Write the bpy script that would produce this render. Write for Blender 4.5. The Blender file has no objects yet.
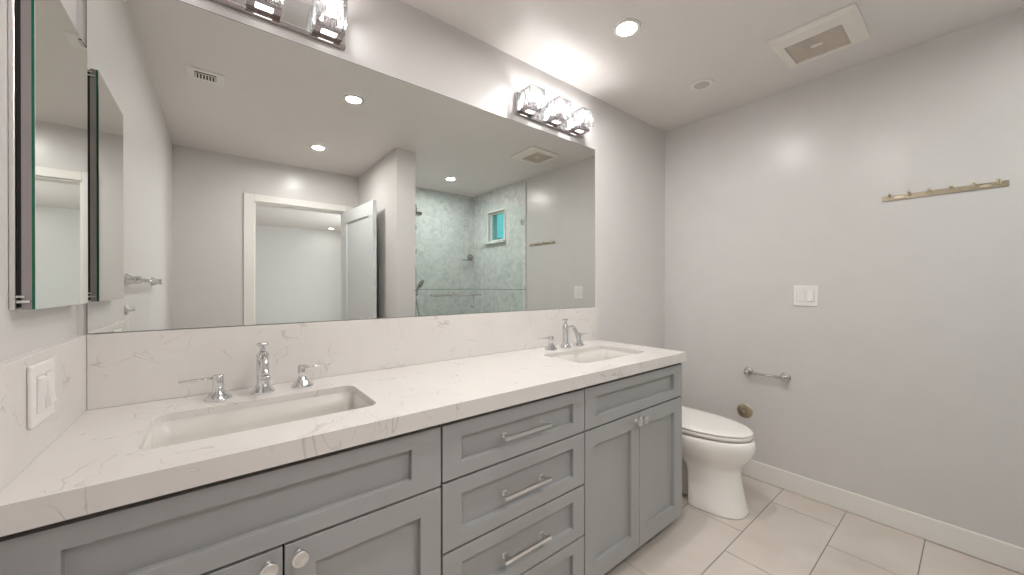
import bpy, bmesh, math, random
from mathutils import Vector, Matrix
random.seed(4)
S = bpy.context.scene
COL = S.collection
PI = math.pi

# ------------------------------------------------------------------ camera, world, exposure
cam_d = bpy.data.cameras.new('camera')
cam = bpy.data.objects.new('camera', cam_d)
COL.objects.link(cam)
cam_d.sensor_width = 36.0
cam_d.lens = 370.2 / 1024 * 36.0
cam_d.clip_start = 0.02
cam.location = (0.2952, -1.5114, 1.2374)
cam.rotation_euler = (math.radians(90 - 0.136), 0, math.radians(51.4658 - 90))
S.camera = cam
S.view_settings.view_transform = 'Standard'
S.view_settings.look = 'None'
S.view_settings.gamma = 1.0
S.view_settings.use_curve_mapping = False
S.view_settings.exposure = 0.12
S.cycles.use_denoising = True
S.cycles.max_bounces = 14
S.cycles.diffuse_bounces = 8
S.cycles.glossy_bounces = 8
S.cycles.transparent_max_bounces = 24
S.cycles.sample_clamp_indirect = 6.0

CAN_POWER = 10.3         # watts per lit recessed can
BULB_POWER = 1.6         # watts per vanity bulb
WORLD_STRENGTH = 1.0

W = bpy.data.worlds.new('world')
S.world = W
W.use_nodes = True
wn = W.node_tree.nodes
wn['Background'].inputs[0].default_value = (0.17, 0.72, 0.78, 1)
wn['Background'].inputs[1].default_value = WORLD_STRENGTH

# daylight that falls into the next room through its own window
ld = bpy.data.lights.new('daylight', 'AREA')
ld.shape = 'RECTANGLE'
ld.size, ld.size_y = 1.6, 1.3
ld.energy = 75
ld.color = (0.93, 0.965, 1.0)
lo = bpy.data.objects.new('bedroom_window_daylight', ld)
COL.objects.link(lo)
lo.location = (2.96, -5.0, 1.35)
lo.rotation_euler = (0, math.radians(90), 0)

# ------------------------------------------------------------------ materials
def new_mat(name):
    m = bpy.data.materials.new(name)
    m.use_nodes = True
    nt = m.node_tree
    return m, nt, nt.nodes['Principled BSDF'], nt.nodes, nt.links

def N(nt, t, **k):
    n = nt.nodes.new(t)
    for a, b in k.items():
        setattr(n, a, b)
    return n

def coords(nt, scale=1.0):
    tc = N(nt, 'ShaderNodeTexCoord')
    mp = N(nt, 'ShaderNodeMapping')
    mp.inputs['Scale'].default_value = (scale,) * 3 if not isinstance(scale, tuple) else scale
    nt.links.new(tc.outputs['Object'], mp.inputs[0])
    return mp.outputs[0]

def plain(name, col, rough=0.5, metal=0.0, spec=0.5, var=0.03, bump=0.0, scale=8.0, coat=0.0):
    m, nt, b, ns, lk = new_mat(name)
    v = coords(nt, scale)
    nz = N(nt, 'ShaderNodeTexNoise')
    nz.inputs['Scale'].default_value = 1.0
    nz.inputs['Detail'].default_value = 3.0
    lk.new(v, nz.inputs['Vector'])
    cr = N(nt, 'ShaderNodeValToRGB')
    cr.color_ramp.elements[0].position = 0.3
    cr.color_ramp.elements[1].position = 0.7
    cr.color_ramp.elements[0].color = tuple(max(0, c * (1 - var)) for c in col) + (1,)
    cr.color_ramp.elements[1].color = tuple(min(1, c * (1 + var)) for c in col) + (1,)
    lk.new(nz.outputs['Fac'], cr.inputs[0])
    lk.new(cr.outputs[0], b.inputs['Base Color'])
    b.inputs['Roughness'].default_value = rough
    b.inputs['Metallic'].default_value = metal
    b.inputs['Specular IOR Level'].default_value = spec
    if coat:
        b.inputs['Coat Weight'].default_value = coat
        b.inputs['Coat Roughness'].default_value = 0.05
    if bump:
        n2 = N(nt, 'ShaderNodeTexNoise')
        n2.inputs['Scale'].default_value = 30.0
        n2.inputs['Detail'].default_value = 2.0
        lk.new(v, n2.inputs['Vector'])
        bp = N(nt, 'ShaderNodeBump')
        bp.inputs['Strength'].default_value = bump
        bp.inputs['Distance'].default_value = 0.002
        lk.new(n2.outputs['Fac'], bp.inputs['Height'])
        lk.new(bp.outputs[0], b.inputs['Normal'])
    return m

def emit(name, col, strength):
    m, nt, b, ns, lk = new_mat(name)
    b.inputs['Base Color'].default_value = (0.9, 0.9, 0.9, 1)
    b.inputs['Emission Color'].default_value = tuple(col) + (1,)
    b.inputs['Emission Strength'].default_value = strength
    return m

def clear_glass(name, tint, gloss_boost=1.0, wave=0.0, white=0.0):
    m, nt, b, ns, lk = new_mat(name)
    ns.remove(b)
    out = ns['Material Output']
    tr = N(nt, 'ShaderNodeBsdfTransparent')
    tr.inputs[0].default_value = tuple(tint) + (1,)
    gl = N(nt, 'ShaderNodeBsdfGlossy')
    gl.inputs['Roughness'].default_value = 0.03 if wave else 0.0
    fr = N(nt, 'ShaderNodeFresnel')
    fr.inputs['IOR'].default_value = 1.5
    mx = N(nt, 'ShaderNodeMixShader')
    if wave:
        v = coords(nt, (70.0, 70.0, 16.0))
        nz = N(nt, 'ShaderNodeTexNoise')
        nz.inputs['Scale'].default_value = 1.0
        nz.inputs['Detail'].default_value = 2.0
        lk.new(v, nz.inputs['Vector'])
        bp = N(nt, 'ShaderNodeBump')
        bp.inputs['Strength'].default_value = wave
        bp.inputs['Distance'].default_value = 0.02
        lk.new(nz.outputs['Fac'], bp.inputs['Height'])
        lk.new(bp.outputs[0], gl.inputs['Normal'])
        lk.new(bp.outputs[0], fr.inputs['Normal'])
    mu = N(nt, 'ShaderNodeMath', operation='MULTIPLY')
    mu.inputs[1].default_value = gloss_boost
    mu.use_clamp = True
    lk.new(fr.outputs[0], mu.inputs[0])
    # flat panes reflect on the outer skin only (the inner skin would reflect totally at these angles)
    ge = N(nt, 'ShaderNodeNewGeometry')
    iv = N(nt, 'ShaderNodeMath', operation='SUBTRACT')
    iv.inputs[0].default_value = 1.0
    lk.new(ge.outputs['Backfacing'], iv.inputs[1])
    mb_ = N(nt, 'ShaderNodeMath', operation='MULTIPLY')
    lk.new(mu.outputs[0], mb_.inputs[0])
    lk.new(iv.outputs[0], mb_.inputs[1])
    lk.new(mu.outputs[0] if wave else mb_.outputs[0], mx.inputs[0])
    if white:
        tl = N(nt, 'ShaderNodeBsdfTranslucent')
        tl.inputs[0].default_value = (0.95, 0.95, 0.95, 1)
        df = N(nt, 'ShaderNodeBsdfDiffuse')
        df.inputs[0].default_value = (0.95, 0.95, 0.95, 1)
        md = N(nt, 'ShaderNodeMixShader')
        md.inputs[0].default_value = 0.5
        lk.new(tl.outputs[0], md.inputs[1])
        lk.new(df.outputs[0], md.inputs[2])
        m2 = N(nt, 'ShaderNodeMixShader')
        cr = N(nt, 'ShaderNodeValToRGB')
        cr.color_ramp.elements[0].position = 0.45
        cr.color_ramp.elements[1].position = 0.62
        cr.color_ramp.elements[0].color = (white * 0.25,) * 3 + (1,)
        cr.color_ramp.elements[1].color = (white * 1.9,) * 3 + (1,)
        lk.new(nz.outputs['Fac'], cr.inputs[0])
        lk.new(cr.outputs[0], m2.inputs[0])
        lk.new(tr.outputs[0], m2.inputs[1])
        lk.new(md.outputs[0], m2.inputs[2])
        lk.new(m2.outputs[0], mx.inputs[1])
    else:
        lk.new(tr.outputs[0], mx.inputs[1])
    lk.new(gl.outputs[0], mx.inputs[2])
    lk.new(mx.outputs[0], out.inputs['Surface'])
    return m

def veined(name, base, cloud, vein, vscale, width, amount, rough, cloudscale=2.0, spec=0.5):
    m, nt, b, ns, lk = new_mat(name)
    v = coords(nt, 1.0)
    # clouds
    c1 = N(nt, 'ShaderNodeTexNoise')
    c1.inputs['Scale'].default_value = cloudscale
    c1.inputs['Detail'].default_value = 6.0
    c1.inputs['Distortion'].default_value = 1.2
    lk.new(v, c1.inputs['Vector'])
    r1 = N(nt, 'ShaderNodeValToRGB')
    r1.color_ramp.elements[0].position = 0.32
    r1.color_ramp.elements[1].position = 0.66
    r1.color_ramp.elements[0].color = tuple(cloud) + (1,)
    r1.color_ramp.elements[1].color = tuple(base) + (1,)
    lk.new(c1.outputs['Fac'], r1.inputs[0])
    # thin veins: the zero line of a noise field
    n1 = N(nt, 'ShaderNodeTexNoise')
    n1.inputs['Scale'].default_value = vscale
    n1.inputs['Detail'].default_value = 3.0
    n1.inputs['Roughness'].default_value = 0.55
    n1.inputs['Distortion'].default_value = 0.8
    lk.new(v, n1.inputs['Vector'])
    s = N(nt, 'ShaderNodeMath', operation='SUBTRACT')
    s.inputs[1].default_value = 0.5
    lk.new(n1.outputs['Fac'], s.inputs[0])
    a = N(nt, 'ShaderNodeMath', operation='ABSOLUTE')
    lk.new(s.outputs[0], a.inputs[0])
    mr = N(nt, 'ShaderNodeMapRange')
    mr.inputs['From Min'].default_value = 0.0
    mr.inputs['From Max'].default_value = width
    mr.inputs['To Min'].default_value = 1.0
    mr.inputs['To Max'].default_value = 0.0
    lk.new(a.outputs[0], mr.inputs['Value'])
    # mask so veins come and go
    n2 = N(nt, 'ShaderNodeTexNoise')
    n2.inputs['Scale'].default_value = vscale * 2.2
    n2.inputs['Detail'].default_value = 2.0
    of = N(nt, 'ShaderNodeMapping')
    of.inputs['Location'].default_value = (7.3, 2.1, 4.4)
    lk.new(v, of.inputs[0])
    lk.new(of.outputs[0], n2.inputs['Vector'])
    r2 = N(nt, 'ShaderNodeValToRGB')
    r2.color_ramp.elements[0].position = 0.46
    r2.color_ramp.elements[1].position = 0.58
    lk.new(n2.outputs['Fac'], r2.inputs[0])
    mu = N(nt, 'ShaderNodeMath', operation='MULTIPLY')
    lk.new(mr.outputs[0], mu.inputs[0])
    lk.new(r2.outputs[0], mu.inputs[1])
    m3 = N(nt, 'ShaderNodeMath', operation='MULTIPLY')
    m3.inputs[1].default_value = amount
    lk.new(mu.outputs[0], m3.inputs[0])
    mix = N(nt, 'ShaderNodeMix', data_type='RGBA')
    lk.new(m3.outputs[0], mix.inputs[0])
    lk.new(r1.outputs[0], mix.inputs[6])
    mix.inputs[7].default_value = tuple(vein) + (1,)
    lk.new(mix.outputs[2], b.inputs['Base Color'])
    b.inputs['Roughness'].default_value = rough
    b.inputs['Specular IOR Level'].default_value = spec
    return m

M = dict(
    wall=plain('warm_gray_satin_paint', (0.64, 0.615, 0.603), 0.28, spec=0.45, var=0.012, bump=0.02),
    ceiling=plain('ceiling_paint', (0.74, 0.705, 0.68), 0.45, spec=0.3, var=0.01),
    trim=plain('white_trim_paint', (0.80, 0.775, 0.74), 0.35, var=0.01),
    door=plain('door_paint', (0.63, 0.645, 0.65), 0.35, var=0.01),
    bed_wall=plain('bedroom_paint', (0.66, 0.65, 0.63), 0.6, var=0.01),
    cab=plain('gray_cabinet_paint', (0.36, 0.36, 0.358), 0.36, spec=0.45, var=0.015),
    dark=plain('gap_shade_cabinet_core', (0.006, 0.004, 0.004), 0.8, var=0.1),  # near-black paints the shade of the gaps between fronts into the core
    quartz=veined('white_quartz', (0.70, 0.668, 0.640), (0.675, 0.64, 0.612), (0.40, 0.345, 0.325), 5.5, 0.0075, 0.6, 0.16, 4.0),
    marble=veined('gray_marble_tile', (0.73, 0.73, 0.725), (0.56, 0.575, 0.57), (0.33, 0.34, 0.34), 8.0, 0.022, 0.6, 0.2, 9.0),
    edge=plain('mirror_edge', (0.05, 0.05, 0.045), 0.4),
    grout=plain('gray_grout', (0.26, 0.235, 0.22), 0.9, var=0.05),
    dgrout=plain('dark_grout', (0.16, 0.18, 0.18), 0.8, var=0.05),
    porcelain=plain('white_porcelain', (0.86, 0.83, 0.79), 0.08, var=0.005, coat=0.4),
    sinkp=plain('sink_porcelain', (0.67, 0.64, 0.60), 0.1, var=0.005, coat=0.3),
    chrome=plain('polished_chrome', (0.74, 0.75, 0.76), 0.06, metal=1.0, var=0.01),
    satin=plain('satin_nickel', (0.80, 0.79, 0.78), 0.28, metal=1.0, var=0.02),
    brushed=plain('brushed_steel', (0.62, 0.61, 0.60), 0.22, metal=1.0, var=0.02),
    darkchrome=plain('dark_chrome', (0.50, 0.46, 0.46), 0.16, metal=1.0, var=0.02),
    mirror=plain('silvered_mirror', (0.815, 0.835, 0.81), 0.0, metal=1.0, var=0.0),
    medmirror=plain('cabinet_mirror', (0.84, 0.85, 0.82), 0.0, metal=1.0, var=0.0),
    glass_edge=plain('green_glass_edge', (0.005, 0.13, 0.075), 0.1, var=0.1),
    mirror_back=plain('mirror_backing', (0.30, 0.265, 0.26), 0.4, var=0.04),
    brass=plain('antique_brass', (0.43, 0.37, 0.275), 0.32, metal=1.0, var=0.08, scale=40),
    brass_cover=plain('brass_cover', (0.60, 0.52, 0.40), 0.36, metal=1.0, var=0.06, scale=40),
    brass_knob=plain('pale_brass', (0.74, 0.66, 0.52), 0.3, metal=1.0, var=0.04),
    plastic=plain('white_plastic', (0.80, 0.775, 0.755), 0.3, var=0.005),
    fanp=plain('fan_cover_plastic', (0.80, 0.75, 0.69), 0.4, var=0.005),
    vent_dark=plain('vent_dark', (0.05, 0.045, 0.04), 0.7),
    grille=plain('fan_grille', (0.62, 0.545, 0.475), 0.6, var=0.02),
    rubber=plain('black_rubber', (0.012, 0.01, 0.01), 0.6),
    lens_off_gap_shade=plain('unlit_lens_gap_shade', (0.50, 0.47, 0.45), 0.35, var=0.02),  # unlit can lens; also paints the gap shade on switch plates
    shower_glass=clear_glass('shower_glass', (0.93, 0.968, 0.955), 1.0),
    pane=clear_glass('window_pane', (0.90, 0.98, 0.98)),
    crystal=clear_glass('wavy_crystal', (0.97, 0.97, 0.98), 2.2, 0.9, 0.20),
    can=emit('lit_can_lens', (1.0, 0.98, 0.96), CAN_POWER / (PI * PI * 0.0425 ** 2)),
    tray_lens=emit('lit_tray_lens', (1.0, 0.985, 0.975), 5.0),
    bed_can=emit('lit_bedroom_lens', (1.0, 0.98, 0.96), 2.2 / (PI * PI * 0.0425 ** 2)),
    bulb=emit('lit_bulb', (1.0, 0.985, 0.975), BULB_POWER / (PI * 2 * PI * 0.009 * 0.044)),
    leaf=plain('dark_leaf', (0.02, 0.07, 0.05), 0.7, var=0.4, scale=20),
    bark=plain('bark', (0.10, 0.07, 0.05), 0.9, var=0.3),
    lawn=plain('outside_lawn', (0.10, 0.17, 0.08), 0.9, var=0.3),
    bedfloor=plain('bedroom_floor', (0.36, 0.27, 0.2), 0.5, var=0.1),
)

def floor_mat():
    m, nt, b, ns, lk = new_mat('beige_floor_tile')
    v = coords(nt, 1.0)
    n1 = N(nt, 'ShaderNodeTexNoise')
    n1.inputs['Scale'].default_value = 3.5
    n1.inputs['Detail'].default_value = 6.0
    n1.inputs['Distortion'].default_value = 0.6
    lk.new(v, n1.inputs['Vector'])
    cr = N(nt, 'ShaderNodeValToRGB')
    cr.color_ramp.elements[0].position = 0.3
    cr.color_ramp.elements[1].position = 0.72
    cr.color_ramp.elements[0].color = (0.585, 0.51, 0.455, 1)
    cr.color_ramp.elements[1].color = (0.675, 0.605, 0.55, 1)
    lk.new(n1.outputs['Fac'], cr.inputs[0])
    lk.new(cr.outputs[0], b.inputs['Base Color'])
    b.inputs['Roughness'].default_value = 0.38
    return m
M['tile'] = floor_mat()

# ------------------------------------------------------------------ mesh builder
class MB:
    def __init__(self):
        self.bm = bmesh.new()
        self.mats = []
        self.cur = 0

    def use(self, m):
        m = M[m]
        if m not in self.mats:
            self.mats.append(m)
        self.cur = self.mats.index(m)
        return self

    def _f(self, vs, smooth=False):
        try:
            f = self.bm.faces.new(vs)
        except ValueError:
            return None
        f.material_index = self.cur
        f.smooth = smooth
        return f

    def box(self, x0, x1, y0, y1, z0, z1):
        x0, x1 = min(x0, x1), max(x0, x1)
        y0, y1 = min(y0, y1), max(y0, y1)
        z0, z1 = min(z0, z1), max(z0, z1)
        v = [self.bm.verts.new((x, y, z)) for z in (z0, z1) for y in (y0, y1) for x in (x0, x1)]
        for a in ((0, 2, 3, 1), (4, 5, 7, 6), (0, 1, 5, 4), (2, 6, 7, 3), (0, 4, 6, 2), (1, 3, 7, 5)):
            self._f([v[i] for i in a])
        return self

    def ring(self, pts):
        return [self.bm.verts.new(p) for p in pts]

    def loft(self, rings, cap0=True, cap1=True, smooth=True, closed=True):
        R = [self.ring(r) for r in rings]
        n = len(R[0])
        for a, b in zip(R, R[1:]):
            for i in range(n if closed else n - 1):
                j = (i + 1) % n
                self._f([a[i], a[j], b[j], b[i]], smooth)
        if cap0:
            self._f(list(reversed(R[0])), False)
        if cap1:
            self._f(R[-1], False)
        return self

    def lathe(self, prof, origin=(0, 0, 0), axis=(0, 0, 1), seg=28, smooth=True, cap=True):
        # prof: list of (radius, height along axis)
        ax = Vector(axis).normalized()
        u = ax.orthogonal().normalized()
        w = ax.cross(u)
        o = Vector(origin)
        rings = []
        for r, h in prof:
            rings.append([o + ax * h + (u * math.cos(2 * PI * k / seg) + w * math.sin(2 * PI * k / seg)) * max(r, 1e-5)
                          for k in range(seg)])
        return self.loft(rings, cap, cap, smooth)

    def tube(self, path, r, seg=14, smooth=True):
        P = [Vector(p) for p in path]
        rs = r if isinstance(r, (list, tuple)) else [r] * len(P)
        rings = []
        u = None
        for i, p in enumerate(P):
            t = (P[min(i + 1, len(P) - 1)] - P[max(i - 1, 0)]).normalized()
            if u is None:
                u = t.orthogonal().normalized()
            else:
                u = (u - t * u.dot(t)).normalized()
            w = t.cross(u)
            rings.append([p + (u * math.cos(2 * PI * k / seg) + w * math.sin(2 * PI * k / seg)) * rs[i] for k in range(seg)])
        return self.loft(rings, True, True, smooth)

    def poly_prism(self, outer, holes, z0, z1):
        """flat slab with holes; outlines are lists of (x, y)"""
        def cap(z):
            edges, loops = [], []
            for lp in [outer] + holes:
                vs = [self.bm.verts.new((x, y, z)) for x, y in lp]
                loops.append(vs)
                for i in range(len(vs)):
                    edges.append(self.bm.edges.new((vs[i], vs[(i + 1) % len(vs)])))
            r = bmesh.ops.triangle_fill(self.bm, use_beauty=True, use_dissolve=False, edges=edges)
            for g in r['geom']:
                if isinstance(g, bmesh.types.BMFace):
                    g.material_index = self.cur
            return loops
        a, b = cap(z0), cap(z1)
        for la, lb in zip(a, b):
            n = len(la)
            for i in range(n):
                j = (i + 1) % n
                self._f([la[i], la[j], lb[j], lb[i]])
        return self

    def xf(self, mat):
        bmesh.ops.transform(self.bm, matrix=mat, verts=self.bm.verts)
        return self

    def build(self, name, m=None, parent=None, bevel=0.0, loc=None, seg=2, angle=40):
        if m:
            if not self.mats:
                self.mats = [M[m]]
        bmesh.ops.recalc_face_normals(self.bm, faces=self.bm.faces)
        me = bpy.data.meshes.new(name)
        self.bm.to_mesh(me)
        self.bm.free()
        for mm in self.mats:
            me.materials.append(mm)
        o = bpy.data.objects.new(name, me)
        COL.objects.link(o)
        if parent:
            o.parent = parent
        if loc:
            o.location = loc
        if bevel:
            b = o.modifiers.new('bevel', 'BEVEL')
            b.width = bevel
            b.segments = seg
            b.limit_method = 'ANGLE'
            b.angle_limit = math.radians(angle)
        return o

def mb(m):
    return MB().use(m)

def rrect(x0, x1, y0, y1, r, n=6):
    pts = []
    for cx, cy, a0 in ((x1 - r, y1 - r, 0), (x0 + r, y1 - r, 90), (x0 + r, y0 + r, 180), (x1 - r, y0 + r, 270)):
        for k in range(n + 1):
            a = math.radians(a0 + 90 * k / n)
            pts.append((cx + r * math.cos(a), cy + r * math.sin(a)))
    return pts

def thing(name, label, cat, loc=(0, 0, 0), group=None, rotz=0.0):
    o = bpy.data.objects.new(name, None)
    o.empty_display_size = 0.05
    COL.objects.link(o)
    o.location = loc
    o.rotation_euler = (0, 0, rotz)
    return tag(o, label, cat, group)

def tag(o, label, cat, group=None, kind=None):
    o['label'] = label
    o['category'] = cat
    if group:
        o['group'] = group
    if kind:
        o['kind'] = kind
    return o

def struct(o, label=None, cat=None):
    o['kind'] = 'structure'
    if label:
        o['label'] = label
        o['category'] = cat
    return o

def copy_tree(o, loc=None, label=None, parent=None):
    c = o.copy()
    COL.objects.link(c)
    if parent:
        c.parent = parent
    if loc is not None:
        c.location = loc
    if label:
        c['label'] = label
    for ch in list(o.children):
        copy_tree(ch, None, None, c)
    return c

# ------------------------------------------------------------------ the room
XR, YO, H = 3.0145, -2.7406, 2.44
XP0, XP1, YP = 1.5138, 1.675, -1.633      # partition between doorway and shower
T = 0.12
DX0, DX1, DZ = 0.568, 1.374, 2.04         # doorway
WY0, WY1, WZ0, WZ1 = -2.375, -2.045, 1.80, 2.165   # window opening

struct(mb('wall').box(-T, XR + T, 0, T, -0.05, H + 0.05).build('wall_back'), 'light gray wall behind the mirror and toilet', 'wall')
struct(mb('wall').box(-T, 0, YO, 0, -0.05, H + 0.05).build('wall_left'), 'light gray side wall with mirrored cabinet at left', 'wall')
b = mb('wall')
b.box(XR, XR + T, WY1, 0, -0.05, H + 0.05)
b.box(XR, XR + T, YO - T, WY0, -0.05, H + 0.05)
b.box(XR, XR + T, WY0, WY1, -0.05, WZ0)
b.box(XR, XR + T, WY0, WY1, WZ1, H + 0.05)
struct(b.build('wall_right'), 'light gray wall carrying the brass hook rail', 'wall')
b = mb('wall')
b.box(-T, DX0, YO, YO - T, -0.05, H + 0.05)
b.box(DX1, XR, YO, YO - T, -0.05, H + 0.05)
b.box(DX0, DX1, YO, YO - T, DZ, H + 0.05)
struct(b.build('wall_front'), 'light gray wall with the open doorway, seen in mirror', 'wall')
struct(mb('wall').box(XP0, XP1, YP, YO, 0, H).build('wall_partition', bevel=0.003), 'light gray stub wall between doorway and shower, seen in mirror', 'wall')
struct(mb('ceiling').box(-T, XR + T, YO - T, T, H, H + 0.08).build('ceiling'), 'pale flat ceiling with recessed lights', 'ceiling')

# tiled floor: grout bed with individual slabs in a one-third running bond
b = mb('grout').box(-0.0, XR, YO, 0, -0.06, -0.002)
b.use('tile')
RH, TL, G = 0.2895, 0.634, 0.0022
for r in range(-3, 8):
    y1 = -0.777 - RH * r
    y0 = y1 - RH
    a = 2.789 - 0.2113 * r
    a -= math.ceil(a / TL) * TL
    while a < XR:
        x0, x1 = max(a + G, 0.0), min(a + TL - G, XR)
        yy0, yy1 = max(y0 + G, YO), min(y1 - G, 0.0)
        if x1 - x0 > 0.01 and yy1 - yy0 > 0.01:
            b.box(x0, x1, yy0, yy1, -0.002, 0.0)
        a += TL
struct(b.build('floor'), 'floor of large beige rectangular tiles', 'floor')

def baseboard(name, x0, x1, y0, y1, label):
    return struct(mb('trim').box(x0, x1, y0, y1, 0.0005, 0.112).build(name, bevel=0.004), label, 'baseboard')
baseboard('baseboard_right', XR - 0.015, XR, -1.655, -0.0155, 'white baseboard along the wall with hook rail')
baseboard('baseboard_back', 2.19, XR, -0.015, 0, 'white baseboard on the wall behind the toilet')
baseboard('baseboard_left', 0, 0.015, YO + 0.016, -0.62, 'white baseboard along the left wall')
baseboard('baseboard_front', 0.016, DX0 - 0.082, YO, YO + 0.015, 'white baseboard beside the doorway')
baseboard('baseboard_partition', XP0 - 0.015, XP0, YO + 0.016, YP, 'white baseboard along the stub wall')

# marble in the shower, two courses with a dark joint at 1.2 m
def marble_wall(name, axis, a0, a1, p0, p1, label, hole=None):
    b = mb('marble')
    def pc(u0, u1, z0, z1):
        if axis == 'x':
            b.box(u0, u1, p0, p1, z0, z1)
        else:
            b.box(p0, p1, u0, u1, z0, z1)
    J = 1.2035
    pc(a0, a1, 0.0, J - 0.003)
    if hole:
        h0, h1, hz0, hz1 = hole
        pc(a0, a1, J + 0.003, hz0)
        pc(a0, a1, hz1, H - 0.001)
        pc(a0, h0, hz0, hz1)
        pc(h1, a1, hz0, hz1)
    else:
        pc(a0, a1, J + 0.003, H - 0.001)
    b.use('dgrout')
    d = 0.0015
    q0, q1 = (p0, p1 - d) if p1 > p0 else (p0, p1 + d)
    if axis == 'x':
        b.box(a0, a1, q0, q1, J - 0.003, J + 0.003)
    else:
        b.box(q0, q1, a0, a1, J - 0.003, J + 0.003)
    return struct(b.build(name), label, 'wall')
MT = 0.012
marble_wall('wall_shower_front', 'x', XP1 + MT, XR - MT, YO, YO + MT, 'gray marble shower back wall seen in mirror')
marble_wall('wall_shower_right', 'y', YO, -1.656, XR, XR - MT, 'gray marble shower side wall with the small window', (WY0, WY1, WZ0, WZ1))
marble_wall('wall_shower_left', 'y', YO, YP - 0.004, XP1, XP1 + MT, 'gray marble on the shower side of the stub wall')
struct(mb('marble').box(XP1 + MT + .001, XR - MT - .001, -1.755, -1.6575, 0.0005, 0.09).build('trim_5', bevel=0.004), 'marble curb under the shower glass', 'curb')

# doorway trim
CW = 0.08
b = mb('trim')
b.box(DX0 - CW, DX0, YO, YO + 0.018, 0.0005, DZ + 0.065)
b.box(DX1, DX1 + 0.07, YO, YO + 0.018, 0.0005, DZ + 0.065)
b.box(DX0, DX1, YO, YO + 0.018, DZ, DZ + 0.065)
struct(b.build('trim_1', bevel=0.003), 'white casing around the open doorway', 'trim')
b = mb('trim')
b.box(DX0, DX0 + 0.012, YO - T, YO, 0, DZ)
b.box(DX1 - 0.012, DX1, YO - T, YO, 0, DZ)
b.box(DX0 + 0.012, DX1 - 0.012, YO - T, YO, DZ - 0.012, DZ)
struct(b.build('trim_2'), 'white jamb lining of the open doorway', 'trim')

# open shaker door leaf, hinged at the right jamb, swung just past square
def recessed_panel(b, x0, x1, z0, z1, st, rt, rb, y0, yf, yrec):
    """frame-and-panel leaf in the xz plane; front at yf, panel front at yrec, back at y0"""
    def q(e0, e1, eb, et, y):
        return [(x0 + e0, y, z0 + eb), (x1 - e1, y, z0 + eb), (x1 - e1, y, z1 - et), (x0 + e0, y, z1 - et)]
    b.loft([q(0, 0, 0, 0, y0), q(0, 0, 0, 0, yf), q(st, st, rb, rt, yf), q(st, st, rb, rt, yrec)], True, True, False)
    return b

dv = Vector((1.420 - (DX1 - 0.018), -1.94 - (YO + 0.022), 0))
dang = math.atan2(dv.y, dv.x)
door = struct(thing('door_1', 'pale gray shaker door standing open, seen in the mirror', 'door', (DX1 - 0.018, YO + 0.022, 0.0), rotz=dang))
b = mb('door')
LW = 0.783
# local x runs along the leaf, +y is the face seen from the room
recessed_panel(b, 0, LW, 0.012, 2.028, 0.105, 0.125, 0.2, -0.005, 0.012, -0.002)
recessed_panel(b, 0, LW, 0.012, 2.028, 0.105, 0.105, 0.2, -0.0055, -0.022, -0.010)
b.build('panel', parent=door, bevel=0.0015)
for s, yb in ((1, 0.012), (-1, -0.022)):
    h = mb('satin')
    h.lathe([(0.026, 0), (0.026, 0.006), (0.012, 0.008), (0.010, 0.03)], (LW - 0.065, yb, 0.93), (0, s, 0), 20)
    h.tube([(LW - 0.065, yb + s * 0.03, 0.93), (LW - 0.09, yb + s * 0.036, 0.93), (LW - 0.175, yb + s * 0.036, 0.93)], [0.010, 0.010, 0.008], 12)
    h.build('door_handle', parent=door)

# the room beyond the doorway
BY = -7.26
b = mb('bed_wall')
b.box(-1.5, 4.6, BY, BY - 0.1, -0.05, H + 0.05)
struct(b.build('wall_bedroom_far'), 'plain pale wall of the room beyond the doorway', 'wall')
b = mb('bed_wall')
b.box(3.0, 3.1, BY, -5.8, -0.05, H + .05)
b.box(3.0, 3.1, -4.2, YO - T, -0.05, H + .05)
b.box(3.0, 3.1, -5.8, -4.2, -0.05, 0.7)
b.box(3.0, 3.1, -5.8, -4.2, 2.0, H + .05)
struct(b.build('wall_bedroom_right'), 'side wall of the room beyond the doorway, with its window', 'wall')
struct(mb('bed_wall').box(-1.5, -1.4, BY, YO - T, -0.05, H + .05).build('wall_bedroom_left'), 'far side wall of the room beyond', 'wall')
struct(mb('bed_wall').box(-1.5, -T, YO - T, YO - 0.02, -0.05, H + .05).build('wall_bedroom_near'), 'near wall of the room beyond', 'wall')
struct(mb('ceiling').box(-1.5, 3.1, BY, YO - T, H, H + 0.08).build('ceiling_bedroom'), 'ceiling of the room beyond the doorway', 'ceiling')
struct(mb('bedfloor').box(-1.5, 3.1, BY, YO - T, -0.06, 0).build('floor_bedroom'), 'floor of the room beyond the doorway', 'floor')
wb = struct(thing('window_2', 'window of the room beyond the doorway', 'window', (3.0, -5.0, 0.7)))
b = mb('trim')
for y0, y1, z0, z1 in ((-0.8, -0.75, 0, 1.3), (0.75, 0.8, 0, 1.3), (-0.75, 0.75, 0, .05), (-0.75, 0.75, 1.25, 1.3), (-0.02, 0.02, .05, 1.25)):
    b.box(0.01, 0.09, y0, y1, z0, z1)
b.build('window_frame', parent=wb)
mb('pane').box(0.048, 0.052, -0.75, 0.75, 0.05, 1.25).build('glass', parent=wb)

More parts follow.
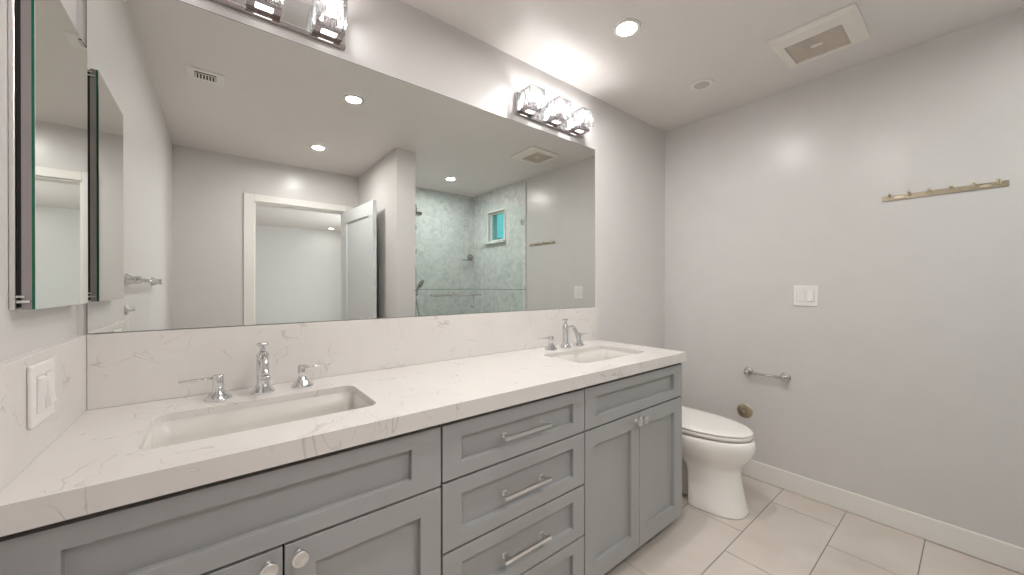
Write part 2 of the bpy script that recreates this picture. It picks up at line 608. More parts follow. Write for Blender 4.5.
# shower window
win = struct(thing('window_1', 'small white framed window high in the shower, seen in mirror', 'window', (XR, (WY0 + WY1) / 2, WZ0)))
hw = (WY1 - WY0) / 2
hh = WZ1 - WZ0
b = mb('trim')
c = 0.02
x0, x1 = -MT - 0.014, -MT
b.box(x0, x1, -hw - c, -hw, -0.0, hh + c)
b.box(x0, x1, hw, hw + c, -0.0, hh + c)
b.box(x0, x1, -hw, hw, hh, hh + c)
b.build('window_casing', parent=win, bevel=0.002)
b = mb('trim')
g = 0.001
b.box(0.015, 0.05, -hw + g, -hw + 0.018, g, hh - g)
b.box(0.015, 0.05, hw - 0.018, hw - g, g, hh - g)
b.box(0.015, 0.05, -hw + 0.018, hw - 0.018, g, 0.024)
b.box(0.015, 0.05, -hw + 0.018, hw - 0.018, hh - 0.02, hh - g)
b.build('window_frame', parent=win, bevel=0.002)
mb('pane').box(0.031, 0.035, -hw + 0.018, hw - 0.018, 0.024, hh - 0.02).build('glass', parent=win)
mb('marble').box(-MT - 0.045, -MT, -hw - 0.075, hw + 0.03, -0.03, -0.001).build('window_sill', parent=win, bevel=0.003)

# ------------------------------------------------------------------ vanity
YF = -0.565          # front plane of doors and drawers
YC = -0.545          # carcass front
def shaker(name, parent, x0, x1, z0, z1, st, rt, rb):
    b = mb('cab')
    recessed_panel(b, x0, x1, z0, z1, st, rt, rb, YC - 0.0005, YF, YF + 0.0175)
    return b.build(name, parent=parent, bevel=0.0012)

def carcass(parent, x0, x1, side=None, hollow=True):
    b = mb('dark')
    if hollow:                       # open-topped box so the basin can hang inside
        b.box(x0, x1, YC + 0.004, YC, 0.058, 0.8565)
        b.box(x0, x1, -0.003, -0.012, 0.058, 0.8565)
        b.box(x0, x0 + 0.012, -0.012, YC + 0.004, 0.058, 0.8565)
        b.box(x1 - 0.012, x1, -0.012, YC + 0.004, 0.058, 0.8565)
        b.box(x0 + 0.012, x1 - 0.012, -0.012, YC + 0.004, 0.058, 0.07)
    else:
        b.box(x0, x1, -0.003, YC, 0.058, 0.8565)
    b.use('cab')
    if side:
        b.box(x1, x1 + 0.0115, -0.003, YC, 0.058, 0.8565)
        b.box(x1 + 0.0115, x1 + 0.026, -0.003, YF + 0.001, 0.058, 0.8565)
    o = b.build('carcass', parent=parent)
    o['label'] = 'cabinet box painted near-black to shade the gaps between the gray fronts'
    t = mb('cab').box(x0, x1, -0.2, -0.49, 0.001, 0.0575).build('toe_kick', parent=parent)
    return o

def bar_pull(parent, cx, cz):
    b = mb('satin')
    b.box(cx - 0.1, cx + 0.1, YF - 0.036, YF - 0.026, cz - 0.0055, cz + 0.0055)
    for s in (-1, 1):
        b.box(cx + s * 0.08 - 0.005, cx + s * 0.08 + 0.005, YF - 0.027, YF - 0.0, cz - 0.005, cz + 0.005)
        b.box(cx + s * 0.08 - 0.008, cx + s * 0.08 + 0.008, YF - 0.003, YF - 0.0, cz - 0.008, cz + 0.008)
    o = b.build('handle', parent=parent, bevel=0.001)
    o['label'] = 'chrome bar pull'
    return o

def knob(parent, cx, cz):
    b = mb('satin')
    b.lathe([(0.009, 0), (0.009, 0.003), (0.0055, 0.005), (0.0055, 0.015), (0.012, 0.018), (0.0165, 0.021),
             (0.0175, 0.025), (0.0168, 0.0285), (0.0150, 0.030), (0.0138, 0.0285), (0.0125, 0.0285), (0.009, 0.030), (0.0, 0.0312)],
            (cx, YF, cz), (0, -1, 0), 28)
    o = b.build('knob', parent=parent)
    o['label'] = 'round chrome knob'
    return o

# left sink base
c1 = thing('sink_cabinet', 'gray shaker sink cabinet at left, under the sink nearest the wall switches', 'cabinet', (0, 0, 0), 'vanity cabinets')
carcass(c1, 0.004, 0.7935)
shaker('false_front', c1, 0.005, 0.791, 0.673, 0.8395, 0.087, 0.041, 0.043)
d = shaker('door', c1, 0.006, 0.4065, 0.06, 0.6665, 0.062, 0.062, 0.07)
knob(d, 0.379, 0.641)
d = shaker('door', c1, 0.4105, 0.791, 0.06, 0.6665, 0.062, 0.062, 0.07)
knob(d, 0.437, 0.641)
# drawers
c2 = thing('drawer_cabinet', 'gray shaker cabinet with four stacked drawers between the two sink cabinets', 'cabinet', (0, 0, 0), 'vanity cabinets')
carcass(c2, 0.7945, 1.4095, None, False)
for z0, z1 in ((0.678, 0.8395), (0.4745, 0.6710), (0.2775, 0.4675), (0.06, 0.2705)):
    d = shaker('drawer', c2, 0.797, 1.407, z0, z1, 0.062, 0.044, 0.044)
    bar_pull(d, 1.097, (z0 + z1) / 2 + 0.002)
# right sink base
c3 = thing('sink_cabinet', 'gray shaker sink cabinet with two doors, standing beside the toilet', 'cabinet', (0, 0, 0), 'vanity cabinets')
carcass(c3, 1.4105, 2.145, True)
shaker('false_front', c3, 1.4125, 2.154, 0.678, 0.8400, 0.066, 0.041, 0.043)
d = shaker('door', c3, 1.4125, 1.7815, 0.06, 0.671, 0.061, 0.066, 0.072)
knob(d, 1.752, 0.640)
d = shaker('door', c3, 1.7855, 2.154, 0.06, 0.671, 0.061, 0.066, 0.072)
knob(d, 1.796, 0.641)

# countertop with two basin cut-outs
ZC = 0.904
SX = (0.410, 1.775)
SW, SY0, SY1 = 0.2435, -0.458, -0.187
ct = mb('quartz')
ct.poly_prism([(0.0005, -0.0005), (2.169, -0.0005), (2.169, -0.588), (0.0005, -0.588)],
              [rrect(s - SW, s + SW, SY0, SY1, 0.032) for s in SX], 0.884, ZC)
ct.box(0.0005, 2.169, -0.568, -0.588, 0.857, 0.884)
ct.box(2.168, 2.169, -0.0005, -0.568, 0.857, 0.884)
o = ct.build('countertop')
tag(o, 'long white veined quartz countertop with two sink cutouts', 'countertop')
o = mb('quartz').box(0.0205, 2.1715, -0.0005, -0.02, ZC + .0003, 1.1076).build('backsplash', bevel=0.0015)
tag(o, 'tall veined quartz backsplash strip below the wide mirror', 'backsplash')
o = mb('quartz').box(0.0003, 0.02, -0.0005, -0.586, ZC + .0003, 1.1076).build('side_splash', bevel=0.0015)
tag(o, 'short veined quartz splash on the left wall carrying the switch plate', 'backsplash')

def sink(cx, label):
    t = thing('sink', label, 'sink', (cx, (SY0 + SY1) / 2, ZC), 'undermount sinks')
    hx, hy = SW + 0.0004, (SY1 - SY0) / 2 + 0.0004
    def R(ix, z, r, iy=None):
        iy = ix if iy is None else iy
        return [(x, y, z) for x, y in rrect(-hx + ix, hx - ix, -hy + iy, hy - iy, r)]
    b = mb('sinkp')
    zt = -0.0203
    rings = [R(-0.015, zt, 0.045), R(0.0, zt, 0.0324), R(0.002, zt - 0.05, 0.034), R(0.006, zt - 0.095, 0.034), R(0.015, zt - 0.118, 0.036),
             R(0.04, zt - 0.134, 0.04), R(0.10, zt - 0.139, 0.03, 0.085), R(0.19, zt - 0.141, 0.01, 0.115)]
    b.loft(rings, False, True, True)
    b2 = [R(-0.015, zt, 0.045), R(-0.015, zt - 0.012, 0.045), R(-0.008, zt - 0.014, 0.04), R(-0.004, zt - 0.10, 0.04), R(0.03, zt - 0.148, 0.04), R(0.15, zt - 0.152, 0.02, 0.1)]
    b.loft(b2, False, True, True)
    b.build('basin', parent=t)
    mb('chrome').lathe([(0.0, 0.0), (0.021, 0.0), (0.021, 0.003), (0.014, 0.0045), (0.0, 0.0045)], (0, 0.0, zt - 0.1408), (0, 0, 1), 24).build('drain', parent=t)
    return t
sink(SX[0], 'white rectangular sink nearest the left wall switch')
sink(SX[1], 'white rectangular sink at the toilet end of countertop')

def faucet(cx, label):
    t = thing('faucet', label, 'faucet', (cx, -0.112, ZC + 0.0004), 'chrome widespread faucets')
    b = mb('chrome')
    # bell base and column
    b.lathe([(0.0325, 0), (0.0325, 0.004), (0.030, 0.009), (0.0235, 0.017), (0.0188, 0.027), (0.0170, 0.033), (0.0170, 0.122),
             (0.0135, 0.124), (0.0135, 0.128)], (0, 0, 0), (0, 0, 1), 28)
    # finial on top of the column
    b.lathe([(0.008, 0.128), (0.007, 0.137), (0.0085, 0.139), (0.0095, 0.142), (0.0072, 0.145), (0.0155, 0.148), (0.0165, 0.152), (0.0150, 0.157), (0.0, 0.158)],
            (0, 0, 0), (0, 0, 1), 28)
    b.build('column', parent=t)
    b = mb('chrome')
    path, rad = [], []
    for k in range(13):
        a = k / 12
        ang = math.radians(90 - 118 * a)
        path.append((0, -0.012 - 0.050 * a - 0.030 * math.sin(PI * a * 0.5), 0.100 + 0.016 * math.sin(PI * min(a * 1.2, 1)) - 0.033 * max(0, a - 0.5) * 2))
        rad.append(0.0105)
    b.tube(path, rad, 16)
    p = path[-1]
    b.lathe([(0.0118, 0.0), (0.0128, -0.005), (0.0128, -0.013), (0.0115, -0.016), (0.009, -0.0165)], (p[0], p[1], p[2] + 0.004), (0, 0, 1), 22)
    b.build('spout', parent=t)
    for s in (-1, 1):
        b = mb('chrome')
        hx = s * 0.110
        b.lathe([(0.0325, 0), (0.0325, 0.004), (0.030, 0.009), (0.0215, 0.018), (0.0148, 0.028), (0.0135, 0.034), (0.0125, 0.035), (0.0125, 0.038), (0.0140, 0.039),
                 (0.0140, 0.069), (0.0125, 0.0725), (0.0, 0.0735)], (hx, 0, 0), (0, 0, 1), 28)
        h = b.build('handle', parent=t)
        b = mb('chrome')
        b.tube([(hx + s * 0.012, 0.0, 0.064), (hx + s * 0.045, 0.004, 0.0625), (hx + s * 0.088, 0.010, 0.061)], [0.0042, 0.0036, 0.003], 12)
        b.build('lever', parent=h)
    return t
faucet(SX[0] - 0.003, 'chrome three-piece faucet at the sink nearest the left wall')
faucet(SX[1] + 0.008, 'chrome three-piece faucet at the sink nearest the toilet')

# wide mirror
b = mb('edge').box(0.018, 2.166, -0.0012, -0.006, 1.1085, 2.1037)
b.use('mirror').box(0.0195, 2.1645, -0.0061, -0.0066, 1.1098, 2.1015)
o = b.build('mirror')
tag(o, 'wide frameless wall mirror above the quartz backsplash', 'mirror')

# ------------------------------------------------------------------ mirrored cabinet on the left wall
mc = thing('medicine_cabinet', 'mirrored medicine cabinet with green glass edge on left wall', 'medicine cabinet', (0, -0.2425, 1.195))
ML, MH = 0.1775, 0.660
b = mb('satin')
b.box(0.0004, 0.008, -ML - 0.002, ML + 0.002, 0, MH)
b.build('wall_flange', parent=mc, bevel=0.0015)
mb('rubber').box(0.0085, 0.0145, -ML + 0.004, ML - 0.004, 0.004, MH - 0.004).build('gasket_gap_shade', parent=mc)  # black gasket strip also paints the dark depth of the door gap
d = mb('mirror_back').box(0.0145, 0.0265, -ML, ML, 0.0, MH).build('door', parent=mc)
b = mb('medmirror').box(0.0305, 0.0312, -ML, ML, 0.0, MH)
b.use('glass_edge').box(0.0266, 0.0305, -ML, ML, 0.0, MH)
b.build('door_mirror', parent=d)
for z in (0.018, MH - 0.018):
    for s in (-1, 1):
        b = mb('chrome')
        b.box(0.0088, 0.026, s * (ML + 0.0), s * (ML + 0.006), z - 0.006, z - 0.001)
        b.box(0.0088, 0.020, s * (ML + 0.0), s * (ML + 0.006), z + 0.004, z + 0.008)
        b.build('hinge', parent=mc, bevel=0.0008)

# ------------------------------------------------------------------ vanity lights
def vanity_light(cx, label):
    t = thing('vanity_light', label, 'wall light', (cx, 0, 2.14), 'crystal vanity lights')
    mb('chrome').box(-0.26, 0.26, -0.0005, -0.0135, 0.0145, 0.115).build('backplate', parent=t, bevel=0.002)
    mb('darkchrome').box(-0.26, 0.26, -0.0005, -0.017, 0, 0.014).build('bottom_rail', parent=t, bevel=0.002)
    for k in (-1, 0, 1):
        ox = k * 0.195
        # chrome tray under the shade: a square ring
        b = mb('darkchrome')
        w, y0, y1 = 0.048, -0.0175, -0.082
        z0, z1 = 0.014, 0.030
        b.box(ox - w, ox - 0.025, y0, y1, z0, z1)
        b.box(ox + 0.025, ox + w, y0, y1, z0, z1)
        b.box(ox - 0.025, ox + 0.025, y0, -0.033, z0, z1)
        b.box(ox - 0.025, ox + 0.025, -0.063, y1, z0, z1)
        b.build('shade_tray', parent=t, bevel=0.001)
        mb('tray_lens').box(ox - 0.0245, ox + 0.0245, -0.0335, -0.0625, z0 + 0.003, z0 + 0.008).build('lens', parent=t)
        b = mb('darkchrome').box(ox - 0.022, ox + 0.022, -0.064, -0.082, z1 + 0.0005, z1 + 0.026)
        b.build('socket', parent=t, bevel=0.001)
        # thick wavy crystal cube, open above and below
        b = mb('crystal')
        rings = []
        for z in (0.031, 0.037, 0.07, 0.113, 0.119):
            rings.append([(x + ox, y - 0.067, z) for x, y in rrect(-0.050, 0.050, -0.0485, 0.0485, 0.008, 3)])
        for z in (0.119, 0.07, 0.031):
            rings.append([(x + ox, y - 0.067, z) for x, y in rrect(-0.038, 0.038, -0.0365, 0.0365, 0.004, 3)])
        b.loft(rings, False, False, True)
        b.build('crystal_shade', parent=t)
        b = mb('bulb').lathe([(0.004, 0), (0.009, 0.006), (0.009, 0.046), (0.005, 0.052), (0.0, 0.053)], (ox, -0.056, 0.052), (0, 0, 1), 16)
        b.build('bulb', parent=t)
    return t
vanity_light(0.418, 'crystal three-lamp wall light above the sink at left, partly out of frame')
vanity_light(1.777, 'crystal three-lamp wall light above the far sink, fully in view')

# ------------------------------------------------------------------ ceiling fittings
def can_light(x, y, label, lens='can'):
    t = thing('recessed_light', label, 'ceiling light', (x, y, H), 'recessed ceiling lights')
    b = mb('trim')
    b.lathe([(0.043, -0.004), (0.047, -0.0065), (0.060, -0.005), (0.064, -0.0005), (0.043, -0.0005), (0.043, -0.004)], (0, 0, 0), (0, 0, 1), 40, True, False)
    b.build('trim_ring', parent=t)
    b = mb(lens)
    b.lathe([(0.0, -0.0032), (0.0425, -0.0032), (0.0425, -0.0008), (0.0, -0.0008)], (0, 0, 0), (0, 0, 1), 40, False)
    b.build('lens', parent=t)
    return t
can_light(1.787, -0.494, 'lit round recessed light in ceiling above the far sink')
can_light(2.553, -0.488, 'unlit round recessed light in ceiling near the toilet corner', 'lens_off_gap_shade')
can_light(0.982, -0.997, 'lit recessed light seen in mirror, upper of the two near the doorway')
can_light(0.982, -2.055, 'lit recessed light seen in mirror, close above the doorway wall')
can_light(2.334, -2.162, 'lit recessed light seen in mirror over the marble shower')
can_light(2.143, -6.83, 'lit recessed light seen in mirror through the open doorway', 'bed_can')

fan = thing('exhaust_fan', 'square white exhaust fan cover with beige grille on ceiling', 'exhaust fan', (2.575, -1.03, H))
b = mb('fanp')
x0, x1, y0, y1 = -0.172, 0.172, -0.162, 0.162
gx0, gx1, gy0, gy1 = -0.078, 0.132, -0.1, 0.117
zt, zb = -0.0006, -0.022
o_top = [(x, y, zt) for x, y in rrect(x0, x1, y0, y1, 0.012, 4)]
o_mid = [(x, y, -0.010) for x, y in rrect(x0, x1, y0, y1, 0.012, 4)]
o_low = [(x, y, zb) for x, y in rrect(x0 + .02, x1 - .02, y0 + .02, y1 - .02, 0.012, 4)]
i_low = [(x, y, zb) for x, y in rrect(gx0, gx1, gy0, gy1, 0.006, 4)]
i_up = [(x, y, -0.012) for x, y in rrect(gx0, gx1, gy0, gy1, 0.006, 4)]
b.loft([o_top, o_mid, o_low, i_low, i_up], True, False, False)
b.build('cover', parent=fan, bevel=0.002)
b = mb('grille')
b.box(gx0 + .001, gx1 - .001, gy0 + .001, gy1 - .001, -0.0118, -0.0145)
k = gy0 + 0.008
while k < gy1 - 0.008:
    b.box(gx0 + .004, gx1 - .004, k, k + 0.004, -0.0145, -0.017)
    k += 0.0095
b.build('grille', parent=fan)
mb('fanp').box(0.005, 0.03, -0.012, 0.03, -0.0172, -0.0215).build('grille_tab', parent=fan, bevel=0.001)

vent = thing('air_vent', 'small louvered air vent in the ceiling, seen in the mirror', 'vent', (0.245, -1.245, H))
b = mb('trim')
b.box(-0.085, 0.085, 0.050, 0.072, -0.0006, -0.010)
b.box(-0.085, 0.085, -0.066, -0.048, -0.0006, -0.004)
b.box(-0.085, -0.048, -0.048, 0.050, -0.0006, -0.004)
b.box(0.048, 0.085, -0.048, 0.050, -0.0006, -0.004)
b.build('frame', parent=vent, bevel=0.0015)
mb('vent_dark').box(-0.048, 0.048, -0.048, 0.050, -0.0006, -0.0016).build('duct_opening', parent=vent)
for k in range(7):
    x = -0.042 + k * 0.014
    mb('trim').box(x - 0.003, x + 0.003, -0.047, 0.018, -0.002, -0.006).build('slat', parent=vent)
mb('trim').box(-0.0475, 0.0475, 0.0185, 0.022, -0.002, -0.006).build('slat', parent=vent)

# ------------------------------------------------------------------ right wall fittings
rail = thing('hook_rail', 'brass rail with six peg hooks high on the right wall', 'hook rail', (XR, -1.4005, 1.6925))
b = mb('brass').box(-0.0005, -0.006, -0.1985, 0.1985, -0.0125, 0.0125)
b.build('back_rail', parent=rail, bevel=0.0012)
for k in range(6):
    y = 0.1685 - k * 0.0676
    b = mb('brass_knob')
    b.lathe([(0.0065, 0), (0.0065, 0.0025), (0.0038, 0.0035), (0.0038, 0.018), (0.0058, 0.0205), (0.0062, 0.025), (0.0045, 0.0275), (0, 0.028)],
            (-0.0062, y, 0.002), (-1, 0, 0.85), 16)
    b.build('hook', parent=rail)
for y in (0.137, -0.135):
    b = mb('brass_knob')
    b.loft([[(-0.0061, y + px * 0.017, pz * 0.006) for px, pz in [(math.cos(a * PI / 10), math.sin(a * PI / 10)) for a in range(20)]],
            [(-0.0075, y + px * 0.015, pz * 0.0045) for px, pz in [(math.cos(a * PI / 10), math.sin(a * PI / 10)) for a in range(20)]]], True, True, False)
    b.build('screw_plate', parent=rail)

sw = thing('wall_switch', 'white two-gang switch plate on the right wall above the toilet paper bar', 'switch plate', (XR, -0.882, 1.1825))
b = mb('plastic').box(-0.0005, -0.0065, -0.058, 0.058, -0.0595, 0.0595)
b.build('plate', parent=sw, bevel=0.0025)
mb('lens_off_gap_shade').box(-0.0064, -0.0067, 0.005, 0.042, -0.0345, 0.0345).box(-0.0064, -0.0067, -0.042, -0.005, -0.0345, 0.0345).build('painted_gap_shade', parent=sw)  # thin gray sheets paint the shadow gap around the two switches
b = mb('plastic')
b.box(-0.0068, -0.0082, 0.0065, 0.0405, -0.033, 0.033)
b.box(-0.0083, -0.0105, 0.016, 0.031, -0.022, 0.006)
b.box(-0.0083, -0.0098, 0.012, 0.035, 0.012, 0.026)
b.build('timer_switch', parent=sw, bevel=0.0008)
b = mb('plastic')
b.box(-0.0068, -0.0078, -0.0405, -0.0065, -0.033, 0.033)
v0 = [(-0.0079, -0.038, -0.030), (-0.0079, -0.009, -0.030), (-0.0079, -0.009, 0.030), (-0.0079, -0.038, 0.030)]
v1 = [(-0.0145, -0.037, -0.029), (-0.0145, -0.010, -0.029), (-0.0086, -0.010, 0.029), (-0.0086, -0.037, 0.029)]
b.loft([v0, v1], True, True, False)
b.build('rocker', parent=sw, bevel=0.0008)

tp = thing('toilet_paper_holder', 'empty chrome toilet paper bar on the right wall above the toilet', 'toilet paper holder', (XR, -0.684, 0.685))
for y in (0.100, -0.100):
    b = mb('brushed')
    b.lathe([(0.027, 0.0006), (0.027, 0.006), (0.023, 0.010), (0.0125, 0.015), (0.0115, 0.028), (0.0145, 0.034), (0.0165, 0.041), (0.0145, 0.049), (0.0, 0.051)],
            (0, y, 0), (-1, 0, 0), 24)
    b.build('post', parent=tp)
mb('brushed').tube([(-0.041, 0.088, 0), (-0.041, -0.088, 0)], 0.0085, 16).build('bar', parent=tp)

fl = mb('brass_cover')
fl.lathe([(0.047, 0.0006), (0.047, 0.003), (0.044, 0.0055), (0.012, 0.0085), (0.0085, 0.0085), (0.0085, 0.006), (0.0045, 0.006), (0.0045, 0.0105), (0, 0.011)], (0, 0, 0), (-1, 0, 0), 36)
o = fl.build('cover_plate', loc=(XR, -0.561, 0.42))
tag(o, 'small round brass cover plate on the right wall beside toilet lid', 'cover plate')

# left wall: switch plate on the splash, towel bar, robe hook
ls = thing('wall_switch', 'white two-gang rocker switch plate on the quartz splash at left', 'switch plate', (0.0204, -0.359, 1.031))
mb('plastic').box(0, 0.0065, -0.0625, 0.0625, -0.0585, 0.0585).build('plate', parent=ls, bevel=0.0022)
mb('lens_off_gap_shade').box(0.0064, 0.0067, 0.0045, 0.0415, -0.0355, 0.0355).box(0.0064, 0.0067, -0.0415, -0.0045, -0.0355, 0.0355).build('painted_gap_shade', parent=ls)  # gray sheets behind the rockers paint their shadow gap
for yo, up in ((0.023, 1), (-0.023, -1)):
    b = mb('plastic')
    b.box(0.0068, 0.0078, yo - 0.017, yo + 0.017, -0.034, 0.034)
    b.loft([[(0.0079, yo - 0.014, -0.031), (0.0079, yo + 0.014, -0.031), (0.0079, yo + 0.014, 0.031), (0.0079, yo - 0.014, 0.031)],
            [(0.0113 + up * .0027, yo - 0.013, -0.030), (0.0113 + up * .0027, yo + 0.013, -0.030), (0.0113 - up * .0027, yo + 0.013, 0.030), (0.0113 - up * .0027, yo - 0.013, 0.030)]], True, True, False)
    b.build('rocker', parent=ls, bevel=0.0008)

tb = thing('towel_bar', 'chrome towel bar on the left wall, seen in mirror beside cabinet', 'towel bar', (0, -1.06, 1.265))
for y in (0.38, -0.38):
    b = mb('chrome')
    b.lathe([(0.026, 0.0006), (0.026, 0.006), (0.022, 0.010), (0.017, 0.018), (0.0150, 0.026), (0.0160, 0.032), (0.0160, 0.042), (0.012, 0.047), (0, 0.048)],
            (0, y, 0), (1, 0, 0), 24)
    b.build('post', parent=tb)
mb('chrome').tube([(0.037, 0.366, 0), (0.037, -0.42, 0)], 0.009, 16).build('bar', parent=tb)
rh = mb('satin')
rh.lathe([(0.021, 0.0006), (0.021, 0.005), (0.017, 0.008), (0.007, 0.010), (0.005, 0.024), (0.007, 0.026), (0.007, 0.030), (0, 0.031)], (0, 0, 0), (1, 0, 0), 20)
o = rh.build('robe_hook', loc=(0, -0.68, 1.142))
tag(o, 'small nickel robe hook on left wall below the towel bar', 'hook')

# ------------------------------------------------------------------ toilet
TX = 2.523
toilet = thing('toilet', 'white elongated toilet with closed lid beside the vanity', 'toilet', (TX, 0, 0))
def plan(hw, yf, yb, z, n=22, ymid=-0.46, p=2.0, rb=0.06):
    """front: superellipse nose, back: straight sides with rounded corners"""
    pts = []
    for k in range(n + 1):
        a = PI * k / n
        c, s = math.cos(a), math.sin(a)
        pts.append((hw * math.copysign(abs(c) ** (2 / p), c), ymid + (yf - ymid) * abs(s) ** (2 / p), z))
    for k in range(1, 6):
        a = math.radians(180 + (-90) * k / 5)
        pts.append((-hw + rb + rb * math.cos(a), yb - rb + rb * math.sin(a), z))
    for k in range(0, 5):
        a = math.radians(90 - 90 * k / 5)
        pts.append((hw - rb + rb * math.cos(a), yb - rb + rb * math.sin(a), z))
    return pts
def sm(p0, p1, t):
    return p0 + (p1 - p0) * t
prof = [  # z, hw, yf, yb, nose start, p
    (0.001, 0.140, -0.745, -0.485, -0.515, 2.5), (0.012, 0.139, -0.744, -0.485, -0.515, 2.5), (0.06, 0.130, -0.733, -0.48, -0.51, 2.4),
    (0.12, 0.123, -0.720, -0.475, -0.505, 2.35), (0.18, 0.118, -0.712, -0.47, -0.50, 2.25), (0.225, 0.119, -0.711, -0.46, -0.49, 2.2),
    (0.255, 0.131, -0.722, -0.42, -0.475, 2.1), (0.285, 0.152, -0.745, -0.34, -0.46, 2.05), (0.32, 0.173, -0.768, -0.22, -0.46, 2.0),
    (0.355, 0.184, -0.780, -0.10, -0.46, 2.0), (0.382, 0.186, -0.781, -0.05, -0.46, 2.0), (0.401, 0.184, -0.776, -0.05, -0.46, 2.0),
    (0.409, 0.177, -0.767, -0.05, -0.46, 2.0)]
b = mb('porcelain')
b.loft([plan(hw, yf, yb, z, p=p, ymid=ym, rb=min(0.06, abs(yb - ym) * 0.6)) for z, hw, yf, yb, ym, p in prof], True, True, True)
b.build('bowl', parent=toilet)
b = mb('porcelain')
b.loft([[(x, y, z) for x, y in rrect(-w, w, -0.46, -0.06, 0.03)] for z, w in ((0.001, 0.06), (0.02, 0.055), (0.10, 0.048), (0.22, 0.048), (0.30, 0.09), (0.379, 0.13))], True, True, True)
b.build('trapway', parent=toilet)
b = mb('porcelain')
b.loft([plan(hw, yf, -0.235, z, rb=0.03) for z, hw, yf in ((0.4155, 0.176, -0.755), (0.417, 0.184, -0.766), (0.434, 0.185, -0.768), (0.4365, 0.182, -0.764))], True, True, True)
b.build('seat', parent=toilet)
b = mb('porcelain')
b.loft([plan(hw, yf, -0.215, z, rb=0.03) for z, hw, yf in ((0.4400, 0.180, -0.762), (0.4415, 0.185, -0.768), (0.446, 0.185, -0.768), (0.4495, 0.181, -0.763),
        (0.4515, 0.170, -0.750), (0.4525, 0.12, -0.69), (0.4530, 0.06, -0.60))], True, True, True)
b.build('lid', parent=toilet)
b = mb('porcelain')
b.loft([[(x, y, z) for x, y in rrect(-w, w, -d, -0.018, 0.03)] for z, w, d in ((0.4115, 0.165, 0.19), (0.45, 0.17, 0.195), (0.655, 0.178, 0.20))], True, True, True)
b.build('tank', parent=toilet)
b = mb('porcelain')
b.loft([[(x, y, z) for x, y in rrect(-w, w, -d, -0.017, 0.03)] for z, w, d in ((0.6555, 0.184, 0.205), (0.68, 0.184, 0.205), (0.686, 0.178, 0.20))], True, True, True)
b.build('tank_lid', parent=toilet)
b = mb('chrome')
b.lathe([(0.012, 0), (0.012, 0.006), (0.006, 0.008), (0.006, 0.014)], (-0.12, -0.2, 0.61), (0, -1, 0), 18)
b.tube([(-0.12, -0.215, 0.61), (-0.06, -0.218, 0.604)], [0.006, 0.004], 10)
b.build('flush_lever', parent=toilet)

# ------------------------------------------------------------------ shower fittings (seen in the mirror)
YG = -1.70
sd = thing('shower_door', 'clear glass shower door with chrome handle bar, seen in the mirror', 'shower door', (1.70, YG, 0))
mb('shower_glass').box(-0.006, 0.735, -0.004, 0.004, 0.1, 2.125).build('glass_panel', parent=sd, bevel=0.001)
b = mb('chrome')
b.tube([(0.146, 0.052, 1.155), (0.700, 0.052, 1.155)], 0.0105, 14)
for x in (0.19, 0.62):
    b.tube([(x, 0.0045, 1.155), (x, 0.052, 1.155)], 0.007, 12)
b.build('towel_rail', parent=sd)
b = mb('chrome')
b.tube([(0.607, 0.052, 1.144), (0.607, 0.052, 1.04)], 0.006, 12)
b.tube([(0.607, 0.0045, 1.035), (0.607, 0.058, 1.035)], 0.0095, 12)
b.build('pull_handle', parent=sd)
for z in (1.775, 1.557, 0.35):
    b = mb('darkchrome').box(-0.012, 0.014, 0.005, 0.022, z - 0.02, z + 0.02)
    b.build('hinge', parent=sd, bevel=0.002)
sg = thing('shower_screen', 'fixed clear glass shower panel meeting the right wall, seen in mirror', 'shower screen', (2.445, YG, 0))
mb('shower_glass').box(0.0, 0.551, -0.004, 0.004, 0.0905, 2.135).build('glass_panel', parent=sg, bevel=0.001)
b = mb('chrome')
b.box(0.53, 0.5565, 0.0045, 0.014, 1.935, 1.99)
b.box(0.53, 0.5565, -0.014, -0.0045, 1.935, 1.99)
b.build('glass_clamp', parent=sg, bevel=0.002)

sh = thing('overhead_shower', 'dark chrome square shower head on a wall arm, seen in mirror', 'shower head', (XP1 + MT, -2.2, 0))
b = mb('darkchrome')
b.box(0.0006, 0.008, -0.028, 0.028, 2.07, 2.126)
b.tube([(0.008, 0, 2.098), (0.23, 0, 2.112), (0.25, 0, 2.10), (0.253, 0, 2.07), (0.253, 0, 2.025)], 0.011, 14)
b.build('arm', parent=sh)
b = mb('darkchrome')
b.box(0.228, 0.30, -0.05, 0.05, 1.99, 2.024)
b.build('spray_face', parent=sh, bevel=0.004)

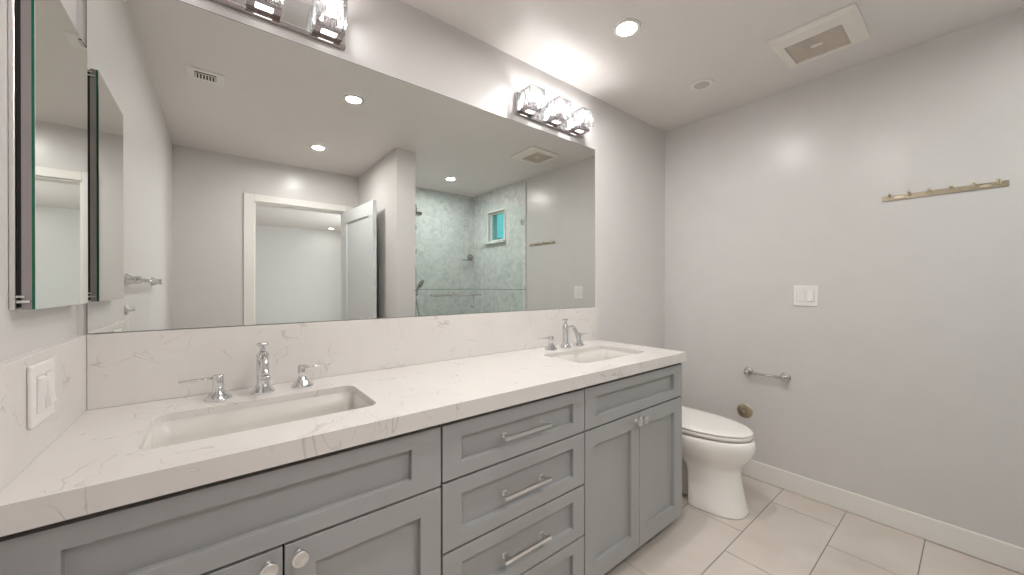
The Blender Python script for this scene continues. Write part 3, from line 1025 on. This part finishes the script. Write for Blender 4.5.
hs = thing('hand_shower', 'chrome hand shower with hose on a slide bar, seen in mirror', 'hand shower', (1.757, -1.80, 0))
b = mb('darkchrome')
b.tube([(0, 0, 0.80), (0, 0, 1.42)], 0.008, 14)
for z in (0.83, 1.39):
    b.tube([(-0.0695, 0, z), (0, 0, z)], 0.010, 12)
b.build('slide_bar', parent=hs)
b = mb('darkchrome')
b.tube([(0.004, 0, 1.15), (0.012, 0, 1.19), (0.03, 0, 1.235), (0.048, 0, 1.262)], [0.010, 0.011, 0.012, 0.018], 14)
b.lathe([(0.020, -0.012), (0.040, 0.0), (0.042, 0.012), (0.036, 0.018), (0.0, 0.018)], (0.052, 0, 1.268), (0.75, 0.15, -0.35), 24)
b.build('spray_head', parent=hs)
b = mb('chrome')
pth = []
for k in range(25):
    a = k / 24
    pth.append((0.004 + 0.06 * math.sin(PI * a) * (0.4 + 0.6 * a) + 0.02 * a, -0.01 * a, 1.15 - 0.62 * a))
b.tube(pth, 0.0065, 12)
b.build('hose', parent=hs)
b = mb('darkchrome')
b.box(-0.015, 0.018, -0.016, 0.016, 1.152, 1.19)
b.build('holder', parent=hs, bevel=0.003)

vl = thing('shower_valve', 'round chrome shower valve with side lever on the marble, seen in mirror', 'shower valve', (2.94, YO + MT, 1.62))
b = mb('darkchrome')
b.lathe([(0.042, 0.0006), (0.042, 0.008), (0.024, 0.012), (0.022, 0.05), (0.0, 0.052)], (0, 0, 0.01), (0, 1, 0), 28)
b.build('escutcheon', parent=vl)
b = mb('darkchrome')
b.tube([(0, 0.04, -0.03), (-0.06, 0.05, -0.035), (-0.14, 0.05, -0.03)], [0.012, 0.009, 0.008], 12)
b.build('lever', parent=vl)

# ------------------------------------------------------------------ outside the shower window
struct(mb('lawn').box(3.4, 14, -12, 2, -0.16, -0.1).build('ground'), 'ground outside the house', 'ground')
tr = thing('cypress_tree', 'dark slender tree outside the small shower window', 'tree', (9.0, -10.25, -0.1))
mb('bark').lathe([(0.09, 0), (0.06, 1.2), (0.02, 3.0)], (0, 0, 0), (0, 0, 1), 12).build('trunk', parent=tr)
b = mb('leaf')
rnd = random.Random(3)
for k in range(900):
    h = 0.5 + 2.7 * rnd.random()
    rr = 0.50 * (1 - (h - 0.5) / 2.75) ** 0.7 * math.sqrt(rnd.random())
    a = rnd.random() * 2 * PI
    c = Vector((rr * math.cos(a), rr * math.sin(a), h))
    dvec = Vector((math.cos(a), math.sin(a), 0.9)).normalized()
    side = dvec.cross(Vector((0, 0, 1))).normalized()
    L = 0.12 + 0.08 * rnd.random()
    w = 0.03
    vs = [b.bm.verts.new(c + q) for q in (Vector((0, 0, 0)), dvec * L * .5 + side * w, dvec * L, dvec * L * .5 - side * w)]
    b._f(vs)
b.build('foliage', parent=tr)
